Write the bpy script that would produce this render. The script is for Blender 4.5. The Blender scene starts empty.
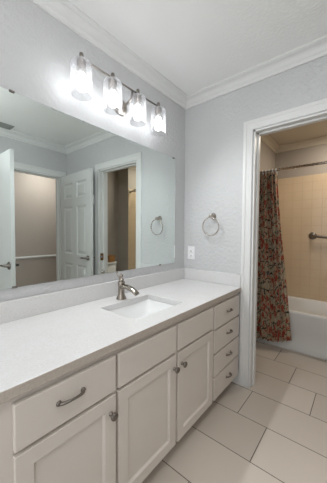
import bpy, bmesh, math, random
from mathutils import Vector, Matrix
random.seed(7)
SC = bpy.context.scene
COL = SC.collection

# ------------------------------------------------------------------ camera
CAM = dict(f=239.855, yaw=.6919, pitch=.0364, roll=.0072, loc=(-1.8925, -1.3113, 1.2381))
def make_camera():
    y, p, r = CAM['yaw'], CAM['pitch'], CAM['roll']
    f = Vector((math.cos(y)*math.cos(p), math.sin(y)*math.cos(p), -math.sin(p)))
    rt = Vector((math.sin(y), -math.cos(y), 0)); up = rt.cross(f)
    r2 = rt*math.cos(r) + up*math.sin(r); u2 = up*math.cos(r) - rt*math.sin(r)
    cd = bpy.data.cameras.new('camera'); c = bpy.data.objects.new('camera', cd); COL.objects.link(c)
    m = Matrix((r2, u2, -f)).transposed().to_4x4(); m.translation = Vector(CAM['loc'])
    c.matrix_world = m
    cd.sensor_fit = 'HORIZONTAL'; cd.sensor_width = 36; cd.lens = CAM['f']*36/327; cd.clip_start = .02
    SC.camera = c
make_camera()

# ------------------------------------------------------------------ world, exposure, large lights
w = bpy.data.worlds.new('world'); SC.world = w; w.use_nodes = True
w.node_tree.nodes['Background'].inputs[0].default_value = (.75, .8, .85, 1)
w.node_tree.nodes['Background'].inputs[1].default_value = .15
vs = SC.view_settings
vs.view_transform = 'Standard'; vs.look = 'None'; vs.gamma = 1; vs.use_curve_mapping = False
vs.exposure = 0.09
SC.cycles.max_bounces = 12; SC.cycles.diffuse_bounces = 6; SC.cycles.glossy_bounces = 6
SC.cycles.transparent_max_bounces = 16
SC.cycles.use_denoising = True
SC.cycles.sample_clamp_indirect = 6

def area(name, loc, rot, sx, sy, power, color):
    l = bpy.data.lights.new(name, 'AREA'); l.shape = 'RECTANGLE'; l.size = sx; l.size_y = sy
    l.energy = power; l.color = color
    o = bpy.data.objects.new(name, l); o.location = loc; o.rotation_euler = rot; COL.objects.link(o); return o
# added fill lights for the bathroom, out of view; the hall's and the tub room's ceiling lights
def point_fill(name, loc, rad, power, color):
    l = bpy.data.lights.new(name, 'POINT'); l.energy = power; l.color = color; l.shadow_soft_size = rad
    o = bpy.data.objects.new(name, l); o.location = loc; COL.objects.link(o)
point_fill('ceiling_fill', (-1.62, -1.30, 2.15), .12, 10, (.99, .995, 1))  # unseen fill added under the ceiling, no fixture modelled
area('near_wall_fill', (-2.55, -1.0, 1.3), (0, math.radians(-90), 0), 2.0, 1.6, 12, (.985, .99, 1))  # added soft fill in front of the closed near wall
area('hall_lamp', (.05, -2.62, 2.42), (0, 0, 0), .3, .3, 11.0, (1, .95, .91))
area('tub_room_lamp', (1.12, -1.22, 2.38), (0, 0, 0), .25, .25, 9, (1, .90, .77))
BULB = 15.5; SPOT = 8.0

# ------------------------------------------------------------------ materials
def C(h):
    h = h.lstrip('#'); v = [int(h[i:i+2], 16)/255 for i in (0, 2, 4)]
    return tuple(a/12.92 if a <= .04045 else ((a+.055)/1.055)**2.4 for a in v) + (1,)
class NT:
    def __init__(s, name):
        s.m = bpy.data.materials.new(name); s.m.use_nodes = True; s.t = s.m.node_tree
        s.b = s.t.nodes['Principled BSDF']; s.out = s.t.nodes['Material Output']
    def n(s, t, **k):
        x = s.t.nodes.new(t)
        for a, b in k.items(): setattr(x, a, b)
        return x
    def l(s, a, b): s.t.links.new(a, b)
    def set(s, sock, v):
        if hasattr(v, 'is_output'): s.l(v, sock)
        else: sock.default_value = v
    def math(s, op, a, b=0.0, c=0.0):
        x = s.n('ShaderNodeMath', operation=op)
        s.set(x.inputs[0], a); s.set(x.inputs[1], b); s.set(x.inputs[2], c)
        return x.outputs[0]
    def mix(s, f, a, b):
        x = s.n('ShaderNodeMix', data_type='RGBA'); s.set(x.inputs[0], f); s.set(x.inputs[6], a); s.set(x.inputs[7], b)
        return x.outputs[2]
    def coord(s):
        return s.n('ShaderNodeTexCoord').outputs['Object']
    def noise(s, scale, detail=2, rough=.5, vec=None):
        x = s.n('ShaderNodeTexNoise'); x.inputs['Scale'].default_value = scale
        x.inputs['Detail'].default_value = detail; x.inputs['Roughness'].default_value = rough
        s.l(vec if vec else s.coord(), x.inputs['Vector']); return x.outputs['Fac']
    def ramp(s, f, stops, interp='LINEAR'):
        x = s.n('ShaderNodeValToRGB'); cr = x.color_ramp; cr.interpolation = interp
        while len(cr.elements) < len(stops): cr.elements.new(.5)
        for e, (p, c) in zip(cr.elements, stops): e.position = p; e.color = c
        s.l(f, x.inputs[0]); return x.outputs[0]
    def bump(s, h, strength, dist):
        x = s.n('ShaderNodeBump'); x.inputs['Strength'].default_value = strength; x.inputs['Distance'].default_value = dist
        s.l(h, x.inputs['Height']); s.l(x.outputs[0], s.b.inputs['Normal'])
    def p(s, **k):
        names = dict(color='Base Color', rough='Roughness', metal='Metallic', spec='Specular IOR Level', coat='Coat Weight')
        for a, b in k.items(): s.set(s.b.inputs[names[a]], b)
        return s

def paint(name, col, rough=.55, tex=0, var=.02, tdist=.003, scale=55):
    m = NT(name); c = C(col); d = tuple(v*(1-var*3) for v in c[:3]) + (1,)
    m.p(color=m.mix(m.noise(3.0, 3), c, d), rough=rough)
    if tex:
        a = m.noise(scale, 3, .55)
        a = m.ramp(a, [(.42, (0, 0, 0, 1)), (.62, (1, 1, 1, 1))])
        m.bump(a, tex, tdist)
    return m.m
def metal(name, col, rough=.28):
    m = NT(name); m.p(color=C(col), metal=1.0, rough=m.math('MULTIPLY_ADD', m.noise(60, 2), .12, rough-.06))
    return m.m
M = {}
M['wall'] = paint('grey_textured_paint', '#c9cacb', .55, .5, scale=38, tdist=.004)
M['ceil'] = paint('ceiling_paint', '#f3f4f3', .7, .3, tdist=.002)
M['tubwall'] = paint('taupe_paint', '#aaa299', .6, .3)
M['tubceil'] = paint('tub_room_ceiling_paint', '#c9c0b0', .6, .2)
M['hall'] = paint('hall_paint', '#b2a8a0', .6, .2)
M['trim'] = paint('white_trim_paint', '#dfe0df', .35)
M['cab'] = paint('cabinet_paint', '#d8d1c9', .38)
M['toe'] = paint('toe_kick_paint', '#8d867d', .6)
M['door'] = paint('door_paint', '#d6d8d7', .35)
M['nickel'] = metal('brushed_nickel', '#b4aca3', .28)
M['faucet'] = metal('brushed_nickel_faucet', '#9c948b', .22)
M['chrome'] = metal('satin_chrome', '#c4c2be', .2)
M['dark'] = metal('dark_bronze_nickel', '#837d77', .35)
M['bronze'] = metal('aged_bronze', '#7d705c', .35)
M['brass'] = metal('brass', '#a87c45', .3)
M['porcelain'] = NT('porcelain').p(color=C('#eceded'), rough=.12).m
M['tub'] = NT('enamel').p(color=C('#dfe0df'), rough=.2).m
M['plastic'] = NT('white_plastic').p(color=C('#ededee'), rough=.35).m
M['slot'] = NT('dark_slot').p(color=C('#2c2c2c'), rough=.6).m
M['vent'] = paint('vent_paint', '#8f928f', .5)
M['tissue'] = paint('tan_card', '#a87848', .6)
m = NT('mirror_silver'); m.p(color=(.80, .86, .84, 1), metal=1.0, rough=.0); M['mirror'] = m.m

# quartz counter
m = NT('quartz'); n1 = m.noise(140, 4, .7); n2 = m.noise(14, 5, .65)
c = m.ramp(n1, [(.33, C('#cdcccb')), (.5, C('#d6d6d6')), (.7, C('#dbdada'))])
c = m.mix(m.ramp(n2, [(.45, (0, 0, 0, 1)), (.7, (.35, .35, .35, 1))]), c, C('#cfcecb'))
m.p(color=c, rough=.22); M['quartz'] = m.m
# quartz edge: darker taupe speckle for the counter's front edge
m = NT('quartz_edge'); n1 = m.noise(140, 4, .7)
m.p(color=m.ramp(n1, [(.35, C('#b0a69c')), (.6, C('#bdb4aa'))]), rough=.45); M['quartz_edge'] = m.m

# floor tiles: columns .299 wide, tiles .58 long, each column stepped a third
m = NT('floor_tile'); sep = m.n('ShaderNodeSeparateXYZ'); m.l(m.coord(), sep.inputs[0])
u = m.math('DIVIDE', m.math('ADD', sep.outputs[0], .025), .298)
row = m.math('FLOOR', u); fu = m.math('FRACT', u)
v = m.math('SUBTRACT', m.math('DIVIDE', m.math('ADD', sep.outputs[1], .49), .58), m.math('MULTIPLY', row, .3333))
col = m.math('FLOOR', v); fv = m.math('FRACT', v)
def edge(f, size, half):
    d = m.math('MULTIPLY', m.math('MINIMUM', f, m.math('SUBTRACT', 1.0, f)), size)
    return m.math('SUBTRACT', 1.0, m.math('SMOOTH_MIN', m.math('DIVIDE', d, half), 1.0, .1))
g = m.math('MAXIMUM', edge(fu, .298, .0026), edge(fv, .58, .0026))
g = m.math('GREATER_THAN', g, .02)
wn = m.n('ShaderNodeTexWhiteNoise', noise_dimensions='2D'); cb = m.n('ShaderNodeCombineXYZ'); m.l(row, cb.inputs[0]); m.l(col, cb.inputs[1]); m.l(cb.outputs[0], wn.inputs[0])
base = m.mix(wn.outputs[0], C('#c2b9af'), C('#cec5bb'))
base = m.mix(m.math('MULTIPLY', m.noise(9, 4, .6), .35), base, C('#cdc6bd'))
m.p(color=m.mix(g, base, C('#6f665c')), rough=m.math('MULTIPLY_ADD', g, .4, .33))
m.bump(m.math('SUBTRACT', 1.0, g), .5, .002); M['floor'] = m.m

# wall tile (square, about .108)
def walltile(name, ax):
    m = NT(name); sep = m.n('ShaderNodeSeparateXYZ'); m.l(m.coord(), sep.inputs[0])
    a = m.math('FRACT', m.math('DIVIDE', m.math('ADD', sep.outputs[ax], 10.0), .108))
    b = m.math('FRACT', m.math('DIVIDE', m.math('ADD', sep.outputs[2], 10.0), .108))
    def e(f): return m.math('LESS_THAN', m.math('MINIMUM', f, m.math('SUBTRACT', 1.0, f)), .017)
    g = m.math('MAXIMUM', e(a), e(b))
    m.p(color=m.mix(g, m.mix(m.noise(6, 2), C('#d4c1a6'), C('#ccb89c')), C('#c0a98c')), rough=m.math('MULTIPLY_ADD', g, .4, .18))
    m.bump(m.math('SUBTRACT', 1.0, g), .4, .0015); return m.m
M['tile_y'] = walltile('wall_tile_back_wall', 1); M['tile_x'] = walltile('wall_tile_side_wall', 0)

# floral curtain cloth (uses a UV map so the print follows the folds)
m = NT('floral_cloth'); uv = m.n('ShaderNodeUVMap').outputs[0]
def vor(scale, feat='F1', rnd=1.0):
    x = m.n('ShaderNodeTexVoronoi', feature=feat); x.inputs['Scale'].default_value = scale
    x.inputs['Randomness'].default_value = rnd
    return x
nz = m.n('ShaderNodeTexNoise'); nz.inputs['Scale'].default_value = 9; nz.inputs['Detail'].default_value = 3; m.l(uv, nz.inputs['Vector'])
sub = m.n('ShaderNodeVectorMath', operation='SUBTRACT'); m.l(nz.outputs['Color'], sub.inputs[0]); sub.inputs[1].default_value = (.5, .5, .5)
scl = m.n('ShaderNodeVectorMath', operation='SCALE'); m.l(sub.outputs[0], scl.inputs[0]); scl.inputs['Scale'].default_value = .12
add = m.n('ShaderNodeVectorMath', operation='ADD'); m.l(uv, add.inputs[0]); m.l(scl.outputs[0], add.inputs[1]); wv = add.outputs[0]
bg = C('#b3a48c')
v1 = vor(11); m.l(wv, v1.inputs['Vector'])
flower = m.ramp(v1.outputs['Distance'], [(0, C('#c2a58c')), (.09, C('#5a2220')), (.14, C('#b0543f')), (.27, C('#7a2f29')), (.35, C('#c08a6e')), (.43, bg)], 'CONSTANT')
fm = m.math('LESS_THAN', v1.outputs['Distance'], .44)
sepc = m.n('ShaderNodeSeparateColor'); m.l(v1.outputs['Color'], sepc.inputs[0])
fm = m.math('MULTIPLY', fm, m.math('GREATER_THAN', sepc.outputs[0], .12))
v2 = vor(27); m.l(wv, v2.inputs['Vector'])
sep2 = m.n('ShaderNodeSeparateColor'); m.l(v2.outputs['Color'], sep2.inputs[0])
leafc = m.ramp(sep2.outputs[0], [(0, C('#4a4340')), (.14, C('#77704f')), (.30, bg), (.45, C('#b4553c')), (.76, C('#5d5f60')), (.84, C('#cdc0a8'))], 'CONSTANT')
lm = m.math('LESS_THAN', v2.outputs['Distance'], .42)
wv2 = m.n('ShaderNodeTexWave', wave_type='RINGS'); wv2.inputs['Scale'].default_value = 3.6; wv2.inputs['Distortion'].default_value = 9; wv2.inputs['Detail'].default_value = 2; m.l(uv, wv2.inputs['Vector'])
vine = m.math('GREATER_THAN', wv2.outputs['Fac'], .965)
c = m.mix(lm, bg, leafc); c = m.mix(vine, c, C('#37342f')); c = m.mix(fm, c, flower)
m.p(color=c, rough=.85); M['cloth'] = m.m

# thin clear glass of the shades: mostly lets light pass, fresnel gloss at grazing angles
m = NT('thin_clear_glass'); m.t.nodes.remove(m.b)
tr = m.n('ShaderNodeBsdfTransparent'); tr.inputs[0].default_value = (.95, .95, .95, 1)
gl = m.n('ShaderNodeBsdfGlossy'); gl.inputs['Roughness'].default_value = .03; gl.inputs[0].default_value = (.9, .9, .95, 1)
lw = m.n('ShaderNodeLayerWeight'); lw.inputs[0].default_value = .35
mx = m.n('ShaderNodeMixShader'); m.l(m.math('MULTIPLY_ADD', lw.outputs['Facing'], .38, .03), mx.inputs[0]); m.l(tr.outputs[0], mx.inputs[1]); m.l(gl.outputs[0], mx.inputs[2])
tl = m.n('ShaderNodeBsdfTranslucent'); tl.inputs[0].default_value = (.96, .96, .96, 1)
m2 = m.n('ShaderNodeMixShader'); m.l(m.math('MULTIPLY_ADD', lw.outputs['Facing'], .22, .0), m2.inputs[0]); m.l(mx.outputs[0], m2.inputs[1]); m.l(tl.outputs[0], m2.inputs[2])
m.l(m2.outputs[0], m.out.inputs[0]); M['glass'] = m.m
m = NT('lit_bulb'); m.b.inputs['Emission Color'].default_value = (.96, .98, 1, 1); m.b.inputs['Emission Strength'].default_value = BULB; M['bulb'] = m.m

# ------------------------------------------------------------------ mesh helpers
class MB:
    def __init__(s): s.v = []; s.f = []; s.mi = []; s.smooth = []
    def add(s, vs, fs, mi=0, smooth=False):
        o = len(s.v); s.v += [tuple(v) for v in vs]
        for f in fs: s.f.append(tuple(i+o for i in f)); s.mi.append(mi); s.smooth.append(smooth)
        return s
    def box(s, x0, x1, y0, y1, z0, z1, mi=0):
        vs = [(x, y, z) for z in (z0, z1) for y in (y0, y1) for x in (x0, x1)]
        return s.add(vs, [(0, 2, 3, 1), (4, 5, 7, 6), (0, 1, 5, 4), (2, 6, 7, 3), (0, 4, 6, 2), (1, 3, 7, 5)], mi)
    def prism(s, prof, A, B, U, V, mA=0, mB=0, mi=0):
        """profile points (u,v) swept from A to B; mA/mB slide the end along the run by m*u (mitre)"""
        A, B, U, V = map(Vector, (A, B, U, V)); d = (B-A).normalized(); n = len(prof)
        vs = [A+U*u+V*v+d*(mA*u) for u, v in prof] + [B+U*u+V*v-d*(mB*u) for u, v in prof]
        fs = [(i, (i+1) % n, n+(i+1) % n, n+i) for i in range(n)] + [tuple(range(n))[::-1], tuple(range(n, 2*n))]
        return s.add(vs, fs, mi)
    def lathe(s, prof, c=(0, 0, 0), axis='z', n=24, mi=0, smooth=True, close=True):
        """prof = (r, h) pairs; axis z, x or y or a Vector"""
        ax = Vector({'x': (1, 0, 0), 'y': (0, 1, 0), 'z': (0, 0, 1)}[axis]) if isinstance(axis, str) else Vector(axis).normalized()
        q = Vector((0, 0, 1)).rotation_difference(ax); c = Vector(c); vs = []; fs = []
        for r, h in prof:
            for k in range(n):
                a = 2*math.pi*k/n; vs.append(c+q@Vector((r*math.cos(a), r*math.sin(a), h)))
        for i in range(len(prof)-1):
            for k in range(n):
                k2 = (k+1) % n; fs.append((i*n+k, i*n+k2, (i+1)*n+k2, (i+1)*n+k))
        s.add(vs, fs, mi, smooth)
        if close:
            o = len(s.v)-len(vs)
            for base in (0, (len(prof)-1)*n):
                s.f.append(tuple(o+base+k for k in (range(n) if base else range(n-1, -1, -1)))); s.mi.append(mi); s.smooth.append(False)
        return s
    def tube(s, pts, rad, n=12, mi=0, flat=1.0, caps=True, closed=False):
        pts = [Vector(p) for p in pts]; N = len(pts)
        rs = rad if isinstance(rad, (list, tuple)) else [rad]*N
        vs = []; fs = []; ref = None
        for i, p in enumerate(pts):
            if closed: t = (pts[(i+1) % N]-pts[i-1]).normalized()
            else: t = (pts[min(i+1, N-1)]-pts[max(i-1, 0)]).normalized()
            if ref is None:
                ref = Vector((0, 0, 1)) if abs(t.z) < .9 else Vector((1, 0, 0))
            a = (ref-t*ref.dot(t)).normalized(); b = t.cross(a); ref = a
            for k in range(n):
                an = 2*math.pi*k/n; vs.append(p+a*(rs[i]*flat*math.cos(an))+b*(rs[i]*math.sin(an)))
        for i in range(N if closed else N-1):
            j = (i+1) % N
            for k in range(n):
                k2 = (k+1) % n; fs.append((i*n+k, i*n+k2, j*n+k2, j*n+k))
        if caps and not closed:
            fs += [tuple(range(n))[::-1], tuple((N-1)*n+k for k in range(n))]
        return s.add(vs, fs, mi, True)
    def slab(s, us, vs_, t0, t1, hole, fn, mi=0):
        """plate made of grid cells; hole(i,j) true = open; fn(u,v,t) -> point"""
        nu, nv = len(us)-1, len(vs_)-1; idx = {}; pts = []
        def P(i, j, k):
            if (i, j, k) not in idx: idx[(i, j, k)] = len(pts); pts.append(fn(us[i], vs_[j], (t0, t1)[k]))
            return idx[(i, j, k)]
        ok = lambda i, j: 0 <= i < nu and 0 <= j < nv and not hole(i, j)
        fs = []
        for i in range(nu):
            for j in range(nv):
                if not ok(i, j): continue
                fs.append((P(i, j, 0), P(i, j+1, 0), P(i+1, j+1, 0), P(i+1, j, 0)))
                fs.append((P(i, j, 1), P(i+1, j, 1), P(i+1, j+1, 1), P(i, j+1, 1)))
                for (a, b, e, f, di, dj) in ((i, j, i, j+1, -1, 0), (i+1, j+1, i+1, j, 1, 0), (i+1, j, i, j, 0, -1), (i, j+1, i+1, j+1, 0, 1)):
                    if not ok(i+di, j+dj): fs.append((P(a, b, 0), P(a, b, 1), P(e, f, 1), P(e, f, 0)))
        return s.add(pts, fs, mi)
    def build(s, name, mats, parent=None, bevel=0, seg=2, weld=True):
        me = bpy.data.meshes.new(name); me.from_pydata(s.v, [], s.f)
        for k, p in enumerate(me.polygons): p.material_index = s.mi[k]; p.use_smooth = s.smooth[k]
        for mt in (mats if isinstance(mats, (list, tuple)) else [mats]): me.materials.append(mt)
        bm = bmesh.new(); bm.from_mesh(me)
        if weld: bmesh.ops.remove_doubles(bm, verts=bm.verts, dist=1e-6)
        bmesh.ops.recalc_face_normals(bm, faces=bm.faces); bm.to_mesh(me); bm.free()
        o = bpy.data.objects.new(name, me); COL.objects.link(o)
        if parent: o.parent = parent
        if bevel:
            b = o.modifiers.new('bevel', 'BEVEL'); b.width = bevel; b.segments = seg; b.limit_method = 'ANGLE'; b.angle_limit = math.radians(40)
            b.harden_normals = False
        return o
def tag(o, label, cat, group=None):
    o['label'] = label; o['category'] = cat
    if group: o['group'] = group
    return o
def struct(o, kind='structure'): o['kind'] = kind; return o
def empty(name, loc=(0, 0, 0), rz=0, scale=None):
    o = bpy.data.objects.new(name, None); o.location = loc; o.rotation_euler = (0, 0, rz); o.empty_display_size = .1; COL.objects.link(o); return o
def dup(root, loc=None, parent=None):
    c = root.copy(); COL.objects.link(c)
    if parent: c.parent = parent
    if loc: c.location = loc
    for ch in list(root.children): dup(ch, None, c)
    return c

# ------------------------------------------------------------------ dimensions (metres)
H = 2.475; HT = 2.395; W = -2.10; XN = -2.6; T = .12
OY0, OY1, OZ = -.643, -1.315, 2.035          # opening to the tub room
HX0, HX1 = -.92, -.10                          # opening to the hall
KX0, KX1 = -1.79, -1.03                         # closet opening
TY0, TY1, TX = -.38, -1.70, 1.58               # tub room
never = lambda i, j: False

# floor and ceilings
struct(MB().box(XN-.1, 1.70, -3.22, .1, -.08, 0).build('floor', M['floor']))
struct(MB().box(XN-.1, T, W-T, .1, H, H+.08).build('ceiling', M['ceil']))
struct(MB().box(T, TX+.1, -2.07, TY0+.1, HT, HT+.16).build('ceiling_tub_room', M['tubceil']))
struct(MB().box(-2.1, .46, -3.22, W-T, H, H+.08).build('ceiling_hall', M['ceil']))
# walls
struct(MB().box(XN-.1, T, 0, .1, 0, H).build('wall_left', M['wall']))
struct(MB().slab([W-T, OY1, OY0, 0], [0, OZ, H], 0, T, lambda i, j: i == 1 and j == 0, lambda u, v, t: (t, u, v)).build('wall_far', M['wall']))
struct(MB().slab([XN-.1, KX0, KX1, HX0, HX1, 0], [0, OZ, H], W, W-T, lambda i, j: i in (1, 3) and j == 0, lambda u, v, t: (u, t, v)).build('wall_back', M['wall']))
struct(MB().box(XN-.1, XN, W-T, 0, 0, H).build('wall_near', M['wall']))
struct(MB().box(T, TX+.1, TY0, TY0+.1, 0, HT).build('wall_tub_room_left', M['tubwall']))
struct(MB().box(TX, TX+.1, -1.80, TY0, 0, HT).build('wall_tub_room_far', M['tubwall']))
struct(MB().box(.86, TX, -2.07, TY1, 0, HT).build('wall_tub_room_right', M['tubwall']))
struct(MB().box(T, .86, -2.07, -1.95, 0, HT).build('wall_toilet_recess', M['tubwall']))
struct(MB().box(-2.1, .46, -3.22, -3.10, 0, H).build('wall_hall', M['hall']))
struct(MB().box(.38, .46, -3.10, W-T, 0, H).build('wall_hall_right', M['hall']))
struct(MB().box(-2.1, -2.0, -3.10, W-T, 0, H).build('wall_hall_left', M['hall']))
# tile surround
struct(MB().box(TX-.01, TX, TY1, TY0, .40, 1.965).build('wall_tile_far', M['tile_y']))
struct(MB().box(.86, TX-.01, TY1, TY1+.01, .40, 1.965).build('wall_tile_right', M['tile_x']))
struct(MB().box(.80, TX-.01, TY0-.01, TY0, .40, 1.965).build('wall_tile_left', M['tile_x']))

# crown moulding: profile (out from wall u, down from ceiling v)
def crown(w, h):
    P = [(0, 0), (w, 0), (w, -.012*h/.08), (w*.86, -.2*h)]
    for k in range(7):
        a = k/6*math.pi/2; P.append((w*.80-w*.50*math.sin(a), -.24*h-.46*h*(1-math.cos(a))))
    return P + [(w*.22, -.76*h), (w*.16, -.86*h), (w*.16, -h), (0, -h)]
cp = crown(.068, .085)
b = MB(); b.prism(cp, (XN, 0, H), (0, 0, H), (0, -1, 0), (0, 0, 1), 1, 1); struct(b.build('trim_1', M['trim']))
b = MB(); b.prism(cp, (0, 0, H), (0, W, H), (-1, 0, 0), (0, 0, 1), 1, 1); struct(b.build('trim_2', M['trim']))
b = MB(); b.prism(cp, (0, W, H), (XN, W, H), (0, 1, 0), (0, 0, 1), 1, 1); struct(b.build('trim_3', M['trim']))
b = MB(); b.prism(cp, (XN, W, H), (XN, 0, H), (1, 0, 0), (0, 0, 1), 1, 1); struct(b.build('trim_4', M['trim']))
cp2 = crown(.06, .08)
b = MB(); b.prism(cp2, (T, TY0, HT), (TX, TY0, HT), (0, -1, 0), (0, 0, 1), 1, 1); b.prism(cp2, (TX, TY0, HT), (TX, TY1, HT), (-1, 0, 0), (0, 0, 1), 1, 1)
b.prism(cp2, (TX, TY1, HT), (.86, TY1, HT), (0, 1, 0), (0, 0, 1), 1, -1)
struct(b.build('trim_5', M['tubceil']))
# hall chair rail
rp = [(0, -.02), (.010, -.018), (.018, -.008), (.022, 0), (.018, .01), (.010, .016), (.010, .02), (0, .02)]
struct(MB().prism(rp, (-2.0, -3.10, .80), (.38, -3.10, .80), (0, 1, 0), (0, 0, 1)).build('trim_6', M['trim']))
# baseboards
bp = [(0, 0), (.014, 0), (.014, .085), (.008, .1), (.004, .11), (0, .11)]
def base(name, runs):
    b = MB()
    for A, B, U in runs: b.prism(bp, A, B, U, (0, 0, 1))
    return struct(b.build(name, M['trim']))
base('baseboard_far', [((0, -.002, 0), (0, OY0+.076, 0), (-1, 0, 0)), ((0, OY1-.076, 0), (0, W, 0), (-1, 0, 0))])
base('baseboard_back', [((XN, W, 0), (KX0-.076, W, 0), (0, 1, 0))])
base('baseboard_left', [((XN, 0, 0), (-1.71, 0, 0), (0, -1, 0))])
base('baseboard_tub_room', [((T, TY0, 0), (.86, TY0, 0), (0, -1, 0)), ((T, -1.95, 0), (.86, -1.95, 0), (0, 1, 0))])
base('baseboard_hall', [((-2.0, -3.10, 0), (.38, -3.10, 0), (0, 1, 0))])

# ------------------------------------------------------------------ door frames
kp = [(0, 0), (0, .009), (.004, .012), (.044, .0145), (.050, .0185), (.069, .0185), (.073, .014), (.073, 0)]
def casing(mb, a, b, top, P, out):
    """frame round an opening a..b (horizontal), P(h,z)->point, out=normal. profile u goes away from the opening"""
    out = Vector(out); ha = (P(b, 0)-P(a, 0)).normalized(); z = Vector((0, 0, 1)); r = .004
    mb.prism(kp, P(a, 0)-ha*r, P(a, top)-ha*r+z*r, -ha, out, 0, -1)
    mb.prism(kp, P(b, 0)+ha*r, P(b, top)+ha*r+z*r, ha, out, 0, -1)
    mb.prism(kp, P(a, top)-ha*r+z*r, P(b, top)+ha*r+z*r, z, out, -1, -1)
    return mb
def frame(name, a, b, top, P, out, depth, stop=True):
    e = struct(empty(name, tuple(P((a+b)/2, 0))))
    loc = e.location.copy()
    mb = MB(); casing(mb, a, b, top, P, out)
    back = lambda h, z: P(h, z)-Vector(out)*depth
    casing(mb, a, b, top, back, -Vector(out))
    c = mb.build('casing', M['trim'], e, weld=False)
    j = MB(); ha = (P(b, 0)-P(a, 0)).normalized(); o = -Vector(out); z = Vector((0, 0, 1)); t = .012
    def bar(p, q, s1, s2, w):
        # board from p to q, thickness along s1, width along s2
        j.prism([(0, 0), (t, 0), (t, w), (0, w)], p, q, s1, s2)
    bar(P(a, 0), P(a, top), ha, o, depth); bar(P(b, 0), P(b, top), -ha, o, depth); bar(P(a, top), P(b, top), -z, o, depth)
    if stop:
        s = .05
        for A, B, d in ((P(a, 0)+ha*t, P(a, top)+ha*t, ha), (P(b, 0)-ha*t, P(b, top)-ha*t, -ha), (P(a, top)-z*t, P(b, top)-z*t, -z)):
            j.prism([(0, 0), (.011, 0), (.011, .034), (0, .034)], A+o*s, B+o*s, d, o)
    jb = j.build('jamb', M['trim'], e, weld=False)
    for x in (c, jb): x.location = -loc
    return e, loc
P1 = lambda h, z: Vector((0, h, z)); P2 = lambda h, z: Vector((h, W, z))
d3, l3 = frame('door_3', OY1, OY0, OZ, P1, (-1, 0, 0), T)
sp = MB().slab([0, .016, .030, .048], [0, .03, .06, .09], 0, .0018, lambda i, j: i == 1 and j == 1, lambda u, v, t: (.0015+u, OY1+.0121+t, .875+v)).build('strike_plate', M['brass'], d3); sp.location = -l3
sp['label'] = 'brass strike plate'
d1, l1 = frame('door_1', HX0, HX1, OZ, P2, (0, 1, 0), T)
d2, l2 = frame('door_2', KX0, KX1, OZ, P2, (0, 1, 0), T)

def six_panel(w, h, t=.035):
    """local: x 0..w from the hinge, y -t/2..t/2, z 0..h"""
    mb = MB(); st = .105; mid = (w-3*st)/2+0; px = [st, st+mid, 2*st+mid, 2*st+2*mid]
    rows = [(.22, .80), (.93, 1.58), (1.69, h-.12)]
    us = [0]+px+[w]; vs_ = [0]
    for a, b in rows: vs_ += [a, b]
    vs_.append(h)
    mb.slab(us, vs_, -t/2, t/2, lambda i, j: i in (1, 3) and j in (1, 3, 5), lambda u, v, q: (u, q, v))
    for (a, b) in ((px[0], px[1]), (px[2], px[3])):
        for (c, d) in rows:
            for s in (-1, 1):
                R = [(0, t/2), (.016, t/2-.011), (.03, t/2-.011), (.052, t/2-.003)]
                for k in range(3):
                    (o1, y1), (o2, y2) = R[k], R[k+1]
                    q1 = [(a+o1, c+o1), (b-o1, c+o1), (b-o1, d-o1), (a+o1, d-o1)]; q2 = [(a+o2, c+o2), (b-o2, c+o2), (b-o2, d-o2), (a+o2, d-o2)]
                    mb.add([(x, s*y1, z) for x, z in q1]+[(x, s*y2, z) for x, z in q2], [(i, (i+1) % 4, 4+(i+1) % 4, 4+i) for i in range(4)])
                o2, y2 = R[3]; mb.add([(x, s*y2, z) for x, z in ((a+o2, c+o2), (b-o2, c+o2), (b-o2, d-o2), (a+o2, d-o2))], [(0, 1, 2, 3)])
    return mb
def leaf(frame_e, floc, hinge, ang, w, hz, flush=False):
    lf = (MB().box(0, w, -.0175, .0175, 0, 2.02) if flush else six_panel(w, 2.02)).build('door_leaf', M['door'], frame_e, weld=False)
    lf.location = Vector(hinge)-floc; lf.rotation_euler = (0, 0, ang)
    for s in (-1, 1):
        k = .055 if flush else .062; g = 1.2 if flush else 1
        mb = MB(); mb.lathe([(.0, 0), (.033*g, 0), (.033*g, .006), (.028*g, .011), (.014, .014), (.012, .05), (.0, .05)], (w-k, s*.0175, hz), (0, s, 0), 24)
        mb.tube([(w-k, s*.058, hz), (w-.09, s*.060, hz), (w-.13, s*.060, hz-.002), (w-.175, s*.056, hz-.006)], [.013, .012, .011, .010], 12, flat=.9)
        hd = mb.build('lever_handle', M['dark'], lf)
        hd['label'] = 'dark nickel lever handle'
    for z in (.25, 1.0, 1.78):
        hg = MB().lathe([(.006, 0), (.006, .09)], (-.004, -.02, z), 'z', 12).build('hinge', M['chrome'], lf)
    return lf
leaf(d1, l1, (-.092, W+.022, .008), math.radians(93), .79, .905)
leaf(d2, l2, (-1.003, W+.022, .008), math.radians(90), .75, .895, True)
door1_label = None

# ------------------------------------------------------------------ vanity cabinet
VX0, VX1 = -1.700, -.003; CF = -.548      # carcass front
van = tag(empty('vanity_cabinet', (-.85, -.27, 0)), 'long off-white built-in vanity cabinet with three doors and five drawers under the quartz counter', 'cabinet')
V0 = Vector(van.location)
def vpart(mb, name, mat, parent=van, bevel=.0015, **k):
    o = mb.build(name, mat, parent, bevel, **k)
    if parent is van: o.location = -V0
    return o
b = MB(); b.box(VX0, VX1, CF, CF+.02, .09, .77); b.box(VX0, VX0+.018, CF+.02, -.002, .09, .77); b.box(VX1-.018, VX1, CF+.02, -.002, .09, .77)
b.box(VX0+.018, VX1-.018, CF+.02, -.002, .09, .108); b.box(VX0+.018, VX1-.018, -.014, -.002, .108, .77)
b.box(-1.29, -1.272, CF+.02, -.014, .108, .765); b.box(-.466, -.448, CF+.02, -.014, .108, .765); vpart(b, 'body', M['cab'], weld=False)
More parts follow.
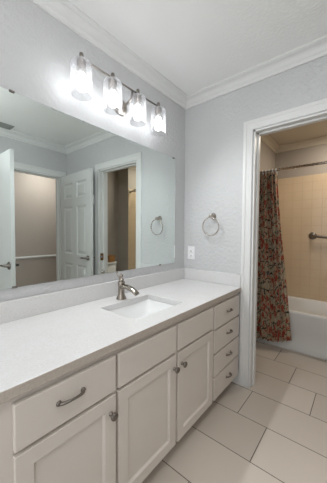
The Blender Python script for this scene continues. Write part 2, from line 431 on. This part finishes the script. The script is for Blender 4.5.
vpart(MB().box(VX0+.02, VX1, CF+.06, -.01, 0, .09), 'toe_kick', M['toe'])
def shaker(x0, x1, z0, z1, st=.052):
    """front at y=CF-.019"""
    mb = MB(); y0 = CF-.0005; y1 = CF-.0195
    mb.slab([x0, x0+st, x1-st, x1], [z0, z0+st, z1-st, z1], y0, y1, lambda i, j: i == 1 and j == 1, lambda u, v, t: (u, t, v))
    a, bx, c, d = x0+st, x1-st, z0+st, z1-st
    q1 = [(a, c), (bx, c), (bx, d), (a, d)]; e = .007; q2 = [(a+e, c+e), (bx-e, c+e), (bx-e, d-e), (a+e, d-e)]
    mb.add([(x, y1+.001, z) for x, z in q1]+[(x, y1+.010, z) for x, z in q2], [(i, (i+1) % 4, 4+(i+1) % 4, 4+i) for i in range(4)]+[(4, 5, 6, 7)])
    return mb
def slabfront(x0, x1, z0, z1): return MB().box(x0, x1, CF-.0195, CF-.0005, z0, z1)
YF = CF-.0195
def knob(x, z, parent):
    return MB().lathe([(0, 0), (.009, 0), (.009, .003), (.0055, .006), (.005, .014), (.009, .018), (.0155, .021), (.0165, .025), (.014, .029), (.007, .032), (0, .0325)], (x, YF, z), (0, -1, 0), 20).build('knob', M['dark'], parent)
def pull(x, z, parent, w=.096):
    mb = MB(); pts = []; N = 14
    for k in range(N+1):
        t = k/N; pts.append((x-w/2+w*t, YF-.004-.021*math.sin(math.pi*t)**.6, z+.006*math.sin(math.pi*t)))
    mb.tube(pts, [.0062-.0018*math.sin(math.pi*k/N) for k in range(N+1)], 10)
    for s in (-1, 1): mb.lathe([(0, 0), (.0095, 0), (.0085, .004), (.006, .007), (0, .007)], (x+s*w/2, YF, z), (0, -1, 0), 14)
    return mb.build('pull_handle', M['dark'], parent)
DT, DB = .745, .604
dr = vpart(slabfront(-1.651, -1.287, DB, DT), 'drawer', M['cab'], bevel=.003); pull(-1.478, .681, dr, .088)
vpart(slabfront(-1.272, -.880, DB, DT), 'false_drawer_front', M['cab'], bevel=.003)
vpart(slabfront(-.861, -.469, DB, DT), 'false_drawer_front', M['cab'], bevel=.003)
for (x0, x1, kx) in ((-1.651, -1.287, -1.313), (-1.272, -.880, -.900), (-.861, -.469, -.830)):
    d = vpart(shaker(x0, x1, .095, .590), 'door', M['cab'], weld=False, bevel=.002); knob(kx, .523, d)
for (z0, z1, pz) in ((.588, .745, .668), (.422, .574, .508), (.262, .408, .345), (.095, .248, .178)):
    d = vpart(slabfront(-.446, -.033, z0, z1), 'drawer', M['cab'], bevel=.003); pull(-.228, pz, d, .062)

# ------------------------------------------------------------------ countertop with undermount hole
ZC = .8055
ct = tag(empty('countertop', (-.85, -.28, ZC-.035)), 'white speckled quartz vanity countertop with backsplash under the mirror', 'countertop')
c0 = Vector(ct.location)
SX0, SX1, SY0, SY1 = -1.073, -.672, -.459, -.164
mb = MB(); mb.slab([-1.712, SX0, SX1, -.0005], [-.5735, SY0, SY1, -.0005], ZC-.035, ZC, lambda i, j: i == 1 and j == 1, lambda u, v, t: (u, v, t))
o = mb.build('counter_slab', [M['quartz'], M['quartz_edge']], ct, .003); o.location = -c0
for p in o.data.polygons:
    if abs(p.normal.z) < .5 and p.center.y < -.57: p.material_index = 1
o = MB().box(-1.712, -.0205, -.0205, -.0005, ZC+.0002, ZC+.100).build('backsplash', M['quartz'], ct, .002); o.location = -c0
o = MB().box(-.0203, -.0005, -.566, -.0005, ZC+.0002, ZC+.100).build('side_splash', M['quartz'], ct, .002); o.location = -c0

# sink
def rrect(x0, x1, y0, y1, r, z, n=6):
    P = []
    for cx, cy, a0 in ((x1-r, y1-r, 0), (x0+r, y1-r, 90), (x0+r, y0+r, 180), (x1-r, y0+r, 270)):
        for k in range(n+1):
            a = math.radians(a0+90*k/n); P.append((cx+r*math.cos(a), cy+r*math.sin(a), z))
    return P
def loft(mb, rings, smooth=True, cap=True, mi=0):
    n = len(rings[0]); vs = [p for r in rings for p in r]; fs = []
    for i in range(len(rings)-1):
        for k in range(n): fs.append((i*n+k, i*n+(k+1) % n, (i+1)*n+(k+1) % n, (i+1)*n+k))
    if cap: fs.append(tuple((len(rings)-1)*n+k for k in range(n)))
    mb.add(vs, fs, mi, smooth); return mb
sk = tag(empty('sink', (-.87, -.31, ZC-.2)), 'white rectangular undermount sink basin set in the quartz counter', 'sink'); s0 = Vector(sk.location)
zt = ZC-.0355; rings = []
rings.append(rrect(SX0-.02, SX1+.02, SY0-.02, SY1+.02, .03, zt-.012)); rings.append(rrect(SX0-.02, SX1+.02, SY0-.02, SY1+.02, .03, zt))
for ins, dz, r in ((-.002, 0, .03), (.0, .004, .03), (.004, .02, .032), (.02, .085, .045), (.035, .105, .05), (.07, .118, .05), (.12, .123, .02)):
    rings.append(rrect(SX0+ins, SX1-ins, SY0+ins, SY1-ins, r, zt-dz))
o = loft(MB(), rings).build('basin', M['porcelain'], sk); o.location = -s0
sm = o.modifiers.new('thickness', 'SOLIDIFY'); sm.thickness = .006; sm.offset = -1
o = MB().lathe([(0, 0), (.022, 0), (.022, .003), (.016, .004), (.014, .008), (0, .009)], (-.87, -.31, zt-.1225), 'z', 20).build('drain', M['nickel'], sk); o.location = -s0
o['label'] = 'brushed nickel drain stopper'

# faucet
fx, fy = -.872, -.112
fa = tag(empty('faucet', (fx, fy, ZC)), 'brushed nickel single-hole faucet standing behind the sink', 'faucet')
MB().lathe([(0, 0), (.033, 0), (.033, .004), (.030, .008), (.029, .014), (.025, .020), (.0225, .03), (.0215, .06), (.0205, .086), (.0225, .090), (.0235, .104), (.022, .112), (.019, .116), (0, .116)], (0, 0, 0), 'z', 28).build('faucet_body', M['faucet'], fa)
mb = MB(); pts = []; rr = []
for k in range(11):
    t = k/10; pts.append((0, -.010-.135*t, .082+.010*math.sin(t*2.3)-.034*t*t)); rr.append(.0235-.003*t)
mb.tube(pts, rr, 14, flat=.62); mb.build('spout', M['faucet'], fa)
MB().lathe([(0, 0), (.010, 0), (.0085, .004), (0, .005)], (0, -.138, .052), (0, -.3, -1), 14).build('aerator', M['slot'], fa)
hb = MB().lathe([(0, .1165), (.017, .117), (.018, .125), (.014, .132), (.009, .137), (.0085, .143), (.012, .149), (.0105, .156), (.005, .162), (.006, .167), (0, .171)], (0, 0, 0), 'z', 24)
hb.tube([(0, .004, .128), (-.004, .018, .140), (-.006, .030, .156), (-.006, .036, .168)], [.006, .0055, .005, .006], 10); hb.build('faucet_handle', M['faucet'], fa)

# ------------------------------------------------------------------ mirror (its left end stands a little proud of the wall)
th = math.radians(.6); MX1, MX0, MZ0, MZ1 = -.1508, -1.74, .9672, 1.9005
mi_ = tag(empty('wall_mirror', ((MX0+MX1)/2, -.004, MZ0)), 'wide frameless mirror on the left wall above the backsplash', 'mirror'); m0 = Vector(mi_.location)
fyy = lambda x: -.004-(MX1-x)*math.tan(th)
vs_ = [(MX0, -.0005, MZ0), (MX1, -.0005, MZ0), (MX1, -.0005, MZ1), (MX0, -.0005, MZ1), (MX0, fyy(MX0), MZ0), (MX1, fyy(MX1), MZ0), (MX1, fyy(MX1), MZ1), (MX0, fyy(MX0), MZ1)]
o = MB().add(vs_, [(0, 1, 2, 3), (4, 7, 6, 5), (0, 4, 5, 1), (1, 5, 6, 2), (2, 6, 7, 3), (3, 7, 4, 0)]).build('mirror_glass', M['mirror'], mi_); o.location = -m0
for x, z, s in ((-1.462, MZ1, 1), (-.185, MZ1, 1), (-.36, MZ0, -1), (-1.462, MZ0, -1)):
    y = fyy(x); c_ = MB().box(x-.011, x+.011, y-.004, -.0005, z, z+s*.004) if s > 0 else MB().box(x-.011, x+.011, y-.004, -.0005, z-.004, z)
    c_.box(x-.011, x+.011, y-.004, y-.0015, min(z, z-s*.006), max(z, z-s*.006))
    o = c_.build('mirror_clip', M['dark'], mi_, .0008); o.location = -m0

# ------------------------------------------------------------------ vanity light
LX = [-1.161, -.951, -.741, -.531]; LY = -.125; LZ = 2.168
vl = tag(empty('vanity_light', (-.846, 0, 2.10)), 'four-bulb brushed nickel bath light bar with clear glass cylinder shades above the mirror', 'wall light'); v0 = Vector(vl.location)
def lp(mb, name, mat, parent=vl, **k):
    o = mb.build(name, mat, parent, **k)
    if parent is vl: o.location = -v0
    return o
lp(MB().tube([(LX[0]-.012, LY, LZ), (LX[3]+.012, LY, LZ)], .0055, 12), 'bar', M['dark'])
b = MB(); b.lathe([(0, 0), (.058, 0), (.058, .008), (.052, .014), (.02, .018), (0, .018)], (-.79, -.0005, 2.10), (0, -1, 0), 32); lp(b, 'back_plate', M['nickel'])
b = MB(); b.tube([(-.79, -.015, 2.10), (-.79, -.07, 2.10), (-.79, LY+.005, 2.12), (-.79, LY, LZ)], .007, 12); lp(b, 'support_arm', M['dark'])
for x in LX:
    lp(MB().lathe([(0, -.012), (.011, -.012), (.011, .024), (.009, .028), (0, .029)], (x, LY, LZ), 'z', 18), 'stem', M['dark'])
    lp(MB().lathe([(0, -.012), (.024, -.012), (.026, -.018), (.0245, -.022), (.0215, -.06), (0, -.06)], (x, LY, LZ), 'z', 22), 'socket', M['dark'])
    g = MB().lathe([(.012, -.0145), (.040, -.0155), (.050, -.021), (.0545, -.032), (.055, -.06), (.055, -.195), (.0535, -.195), (.0535, -.06), (.053, -.034), (.049, -.024), (.040, -.0185), (.012, -.0175), (.012, -.0145)], (x, LY, LZ), 'z', 36, close=False)
    g = lp(g, 'glass_shade', M['glass'])
    sl = bpy.data.lights.new('bulb_light', 'SPOT'); sl.energy = SPOT; sl.spot_size = math.radians(165); sl.spot_blend = 1; sl.shadow_soft_size = .028; sl.color = (.98, .99, 1)
    so = bpy.data.objects.new('bulb_light', sl); COL.objects.link(so); so.parent = vl; so.location = Vector((x, LY, LZ-.205))-v0; so.rotation_euler = (math.radians(-42), 0, 0)
    bb = MB().lathe([(0, -.060), (.013, -.0605), (.015, -.072), (.017, -.080)], (x, LY, LZ), 'z', 24, close=False)
    bb.lathe([(.017, -.080), (.021, -.094), (.026, -.108), (.029, -.122), (.0292, -.130), (.0285, -.142), (.024, -.158), (.014, -.169), (0, -.173)], (x, LY, LZ), 'z', 24, mi=1, close=False)
    lp(bb, 'bulb', [M['plastic'], M['bulb']])

# ------------------------------------------------------------------ towel ring, outlet, wall box
tr_ = tag(empty('towel_ring', (0, -.307, 1.385)), 'brushed nickel towel ring on the grey wall above the outlet', 'towel ring')
MB().lathe([(0, 0), (.027, 0), (.027, .004), (.022, .009), (.013, .014), (.011, .04), (.014, .046), (.014, .058), (.010, .063), (0, .064)], (0, 0, 0), (-1, 0, 0), 26).build('mount', M['nickel'], tr_)
mb = MB(); R_ = .078; pts = []
tilt = math.radians(6)
for k in range(40):
    a = 2*math.pi*k/40; pts.append((-.050-R_*.04*math.sin(a), R_*math.cos(a)*.98, -.012-R_+R_*math.sin(a)))
mb.tube(pts, .0052, 10, closed=True); mb.build('ring', M['nickel'], tr_)
ol = tag(empty('wall_outlet', (0, -.083, 1.052)), 'white duplex outlet plate on the grey wall just above the side splash', 'outlet')
MB().box(-.005, 0, -.037, .037, -.06, .06).build('cover_plate', M['plastic'], ol, .002)
for s in (-1, 1):
    rc = MB(); rc.lathe([(0, 0), (.016, 0), (.016, .0025), (0, .0025)], (-.005, 0, s*.021), (-1, 0, 0), 24); rc = rc.build('socket', M['plastic'], ol)
    MB().box(-.0081, -.0074, -.0075, -.0055, s*.021-.002, s*.021+.008).box(-.0081, -.0074, .0055, .0075, s*.021-.002, s*.021+.007).build('slots', M['slot'], rc)
wb = tag(MB().box(-.018, 0, -.022, .022, -.062, .062).build('chime_box', M['plastic'], None, .003), 'small white box on the wall between the open six-panel door and the tub-room casing', 'wall box')
wb.location = (0, -1.443, 1.665)
# ceiling vent
vt = tag(empty('ceiling_vent', (-.94, -1.975, H)), 'grey rectangular air vent in the ceiling seen in the mirror', 'vent')
MB().slab([-.17, -.145, .145, .17], [-.085, -.06, .06, .085], -.008, 0, lambda i, j: i == 1 and j == 1, lambda u, v, t: (u, v, t)).build('vent_frame', M['vent'], vt, .002)
MB().box(-.145, .145, -.06, .06, -.002, -.0005).build('vent_backing', M['slot'], vt)
for k in range(7):
    y = -.051+k*.017; MB().add([(-.145, y-.006, -.008), (.145, y-.006, -.008), (.145, y+.006, -.002), (-.145, y+.006, -.002), (-.145, y-.005, -.009), (.145, y-.005, -.009), (.145, y+.007, -.003), (-.145, y+.007, -.003)],
        [(0, 1, 2, 3), (4, 7, 6, 5), (0, 4, 5, 1), (2, 6, 7, 3), (1, 5, 6, 2), (0, 3, 7, 4)]).build('slat', M['vent'], vt)

# ------------------------------------------------------------------ tub
AX = .90; ZT = .425
tb = tag(empty('bathtub', (1.2, -1.04, 0)), 'white enamel alcove bathtub behind the floral curtain', 'bathtub'); t0 = Vector(tb.location)
x0, x1, y0, y1 = AX, TX-.0105, TY1+.0105, TY0-.0105
mb = MB()
rings = [rrect(x0+.012, x1, y0, y1, .004, 0), rrect(x0+.012, x1, y0, y1, .004, .05), rrect(x0+.022, x1, y0, y1, .004, .07), rrect(x0+.022, x1, y0, y1, .004, .20), rrect(x0+.010, x1, y0, y1, .004, .235),
         rrect(x0+.004, x1, y0, y1, .006, .36), rrect(x0, x1, y0, y1, .008, ZT-.03), rrect(x0, x1, y0, y1, .008, ZT-.012), rrect(x0+.006, x1-.004, y0+.004, y1-.004, .008, ZT-.003), rrect(x0+.014, x1-.008, y0+.008, y1-.008, .01, ZT)]
for ins, z, r in ((.034, ZT, .12), (.046, ZT-.006, .12), (.052, ZT-.03, .12), (.075, .25, .13), (.11, .12, .13), (.15, .07, .12), (.22, .06, .05)):
    rings.append(rrect(x0+ins+.01, x1-ins, y0+ins*1.5, y1-ins*1.5, r, z))
o = loft(mb, rings).build('tub_shell', M['tub'], tb); o.location = -t0
# curtain rod
rd = tag(empty('curtain_rod', (.90, -1.04, 1.925)), 'satin metal shower curtain rod running across the tub alcove', 'curtain rod')
MB().tube([(0, TY1-(-1.04)+.012, 0), (0, TY0+1.04-.012, 0)], .0125, 16).build('rod', M['nickel'], rd)
for yy, s in ((TY1+1.04+.0102, 1), (TY0+1.04-.0102, -1)):
    MB().lathe([(0, 0), (.03, 0), (.028, .008), (.018, .014), (0, .014)], (0, yy, 0), (0, s, 0), 22).build('flange', M['nickel'], rd)
# curtain
cu = tag(empty('shower_curtain', (.87, -.5, .06)), 'red and cream floral shower curtain bunched at the left end of the rod', 'shower curtain'); q0 = Vector(cu.location)
NU, NV = 160, 60; vs_ = []; uvs = []; fs = []
def z_clear(v): return v > .70
def pl(y_l, y_r, u): return y_l+(y_r-y_l)*u
for j in range(NV+1):
    v = j/NV                                       # 0 top, 1 bottom
    zt_ = 1.905
    yr = -.580-.080*min(1, v/.45)**1.1-.118*max(0, (v-.45)/.55)
    yl = -.395-.003*v
    for i in range(NU+1):
        u = i/NU
        amp = .032-.004*v; ph = 2*math.pi*(7.5*u+.25*math.sin(5*u+2*v))
        x = .890-.045*min(1, v*2.2) + amp*math.sin(ph)*(.7+.3*math.sin(9*u+1)) + .008*math.sin(2.37*ph+1+3*v) + .006*math.sin(3.1*ph+4*v)*v
        y = pl(yl, yr, u)+.010*math.cos(ph*1.0)*(1-.3*v)
        if z_clear(v): x = min(x, .884)
        zb = .055+.02*u+.055*max(0, (u-.55)/.45)**1.2
        z = zt_+(zb-zt_)*v+(.008*math.cos(ph) if j == 0 else 0)
        vs_.append((x, y, z)); uvs.append((u*1.5, (1-v)*1.85))
for j in range(NV):
    for i in range(NU): a = j*(NU+1)+i; fs.append((a, a+1, a+NU+2, a+NU+1))
me = bpy.data.meshes.new('curtain_cloth'); me.from_pydata(vs_, [], fs); uvl = me.uv_layers.new(name='UVMap')
for lp_ in me.loops: uvl.data[lp_.index].uv = uvs[lp_.vertex_index]
for p in me.polygons: p.use_smooth = True
me.materials.append(M['cloth']); o = bpy.data.objects.new('curtain_cloth', me); COL.objects.link(o); o.parent = cu; o.location = -q0
sm = o.modifiers.new('thickness', 'SOLIDIFY'); sm.thickness = .0015
for k in range(6):
    yy = -.405-k*.034; pts = [(.90+.020*math.sin(a), yy+.004*math.cos(a), 1.915+.024*math.cos(a)) for a in [2*math.pi*i/20 for i in range(20)]]
    o = MB().tube(pts, .0042, 8, closed=True).build('curtain_ring', M['plastic'], cu); o.location = -q0
# grab bar on the tiled wall
gb = tag(empty('grab_bar', (TX-.01, -.838, 1.213)), 'brushed nickel grab bar mounted on the tiled wall over the tub', 'grab bar')
mb = MB(); mb.tube([(0, 0, 0), (-.022, 0, 0), (-.04, -.012, -.002), (-.046, -.035, -.006), (-.046, -.30, -.03), (-.046, -.565, -.054), (-.04, -.588, -.058), (-.022, -.60, -.06), (0, -.60, -.06)], .0155, 14); mb.build('bar', M['dark'], gb)
for yy, zz in ((0, 0), (-.60, -.06)):
    MB().lathe([(0, 0), (.045, 0), (.044, .007), (.033, .013), (.020, .016), (0, .016)], (0, yy, zz), (-1, 0, 0), 28).build('flange', M['dark'], gb)
# shower arm on end wall (seen in the mirror)
sh = tag(empty('shower_fixture', (1.0, TY1+.01, 1.96)), 'small bronze shower arm and head on the tiled end wall seen in the mirror', 'shower head')
MB().tube([(0, 0, 0), (0, .05, .012), (0, .10, 0), (-.0, .14, -.03)], .009, 12).build('arm', M['bronze'], sh)
MB().lathe([(0, 0), (.028, 0), (.026, .005), (.012, .009), (0, .009)], (0, 0, 0), (0, 1, 0), 22).build('flange', M['bronze'], sh)
MB().lathe([(0, 0), (.012, 0), (.016, .015), (.034, .04), (.036, .048), (0, .05)], (0, .135, -.026), (0, .7, -.8), 24).build('head', M['bronze'], sh)

# ------------------------------------------------------------------ toilet
to = tag(empty('toilet', (.46, -1.945, 0)), 'white toilet with its tank against the tub room wall, seen in the mirror', 'toilet')
def tring(cx, cy, rx, ry, z, n=28): return [(cx+rx*math.cos(2*math.pi*k/n), cy+ry*math.sin(2*math.pi*k/n), z) for k in range(n)]
loft(MB(), [rrect(-.19, .19, .012, .175, .03, .40), rrect(-.20, .20, .008, .185, .03, .50), rrect(-.205, .205, .006, .19, .03, .735)]).build('tank', M['porcelain'], to)
loft(MB(), [rrect(-.213, .213, .003, .20, .03, .736), rrect(-.213, .213, .003, .20, .03, .757), rrect(-.205, .205, .008, .193, .03, .766)]).build('tank_lid', M['porcelain'], to)
loft(MB(), [tring(0, .32, .13, .24, 0), tring(0, .32, .115, .22, .05), tring(0, .36, .11, .20, .18), tring(0, .40, .16, .25, .32), tring(0, .41, .185, .275, .385), tring(0, .41, .18, .27, .395), tring(0, .41, .13, .21, .385), tring(0, .39, .10, .16, .28), tring(0, .38, .05, .08, .2)]).build('bowl', M['porcelain'], to)
loft(MB(), [tring(0, .41, .188, .278, .3955), tring(0, .41, .188, .278, .412), tring(0, .41, .178, .268, .417)]).build('lid', M['porcelain'], to)
MB().tube([(-.10, .192, .69), (-.10, .208, .69), (-.15, .212, .688), (-.17, .212, .685)], .006, 10).build('flush_lever', M['chrome'], to)
tx = tag(empty('tissue_box', (.56, -1.80, .7665)), 'small brown tissue box on top of the toilet tank', 'tissue box')
MB().slab([-.055, -.03, .03, .055], [-.055, -.02, .02, .055], .10, .104, lambda i, j: i == 1 and j == 1, lambda u, v, t: (u, v, t)).box(-.055, .055, -.055, .055, 0, .1).build('box', M['tissue'], tx, .002)
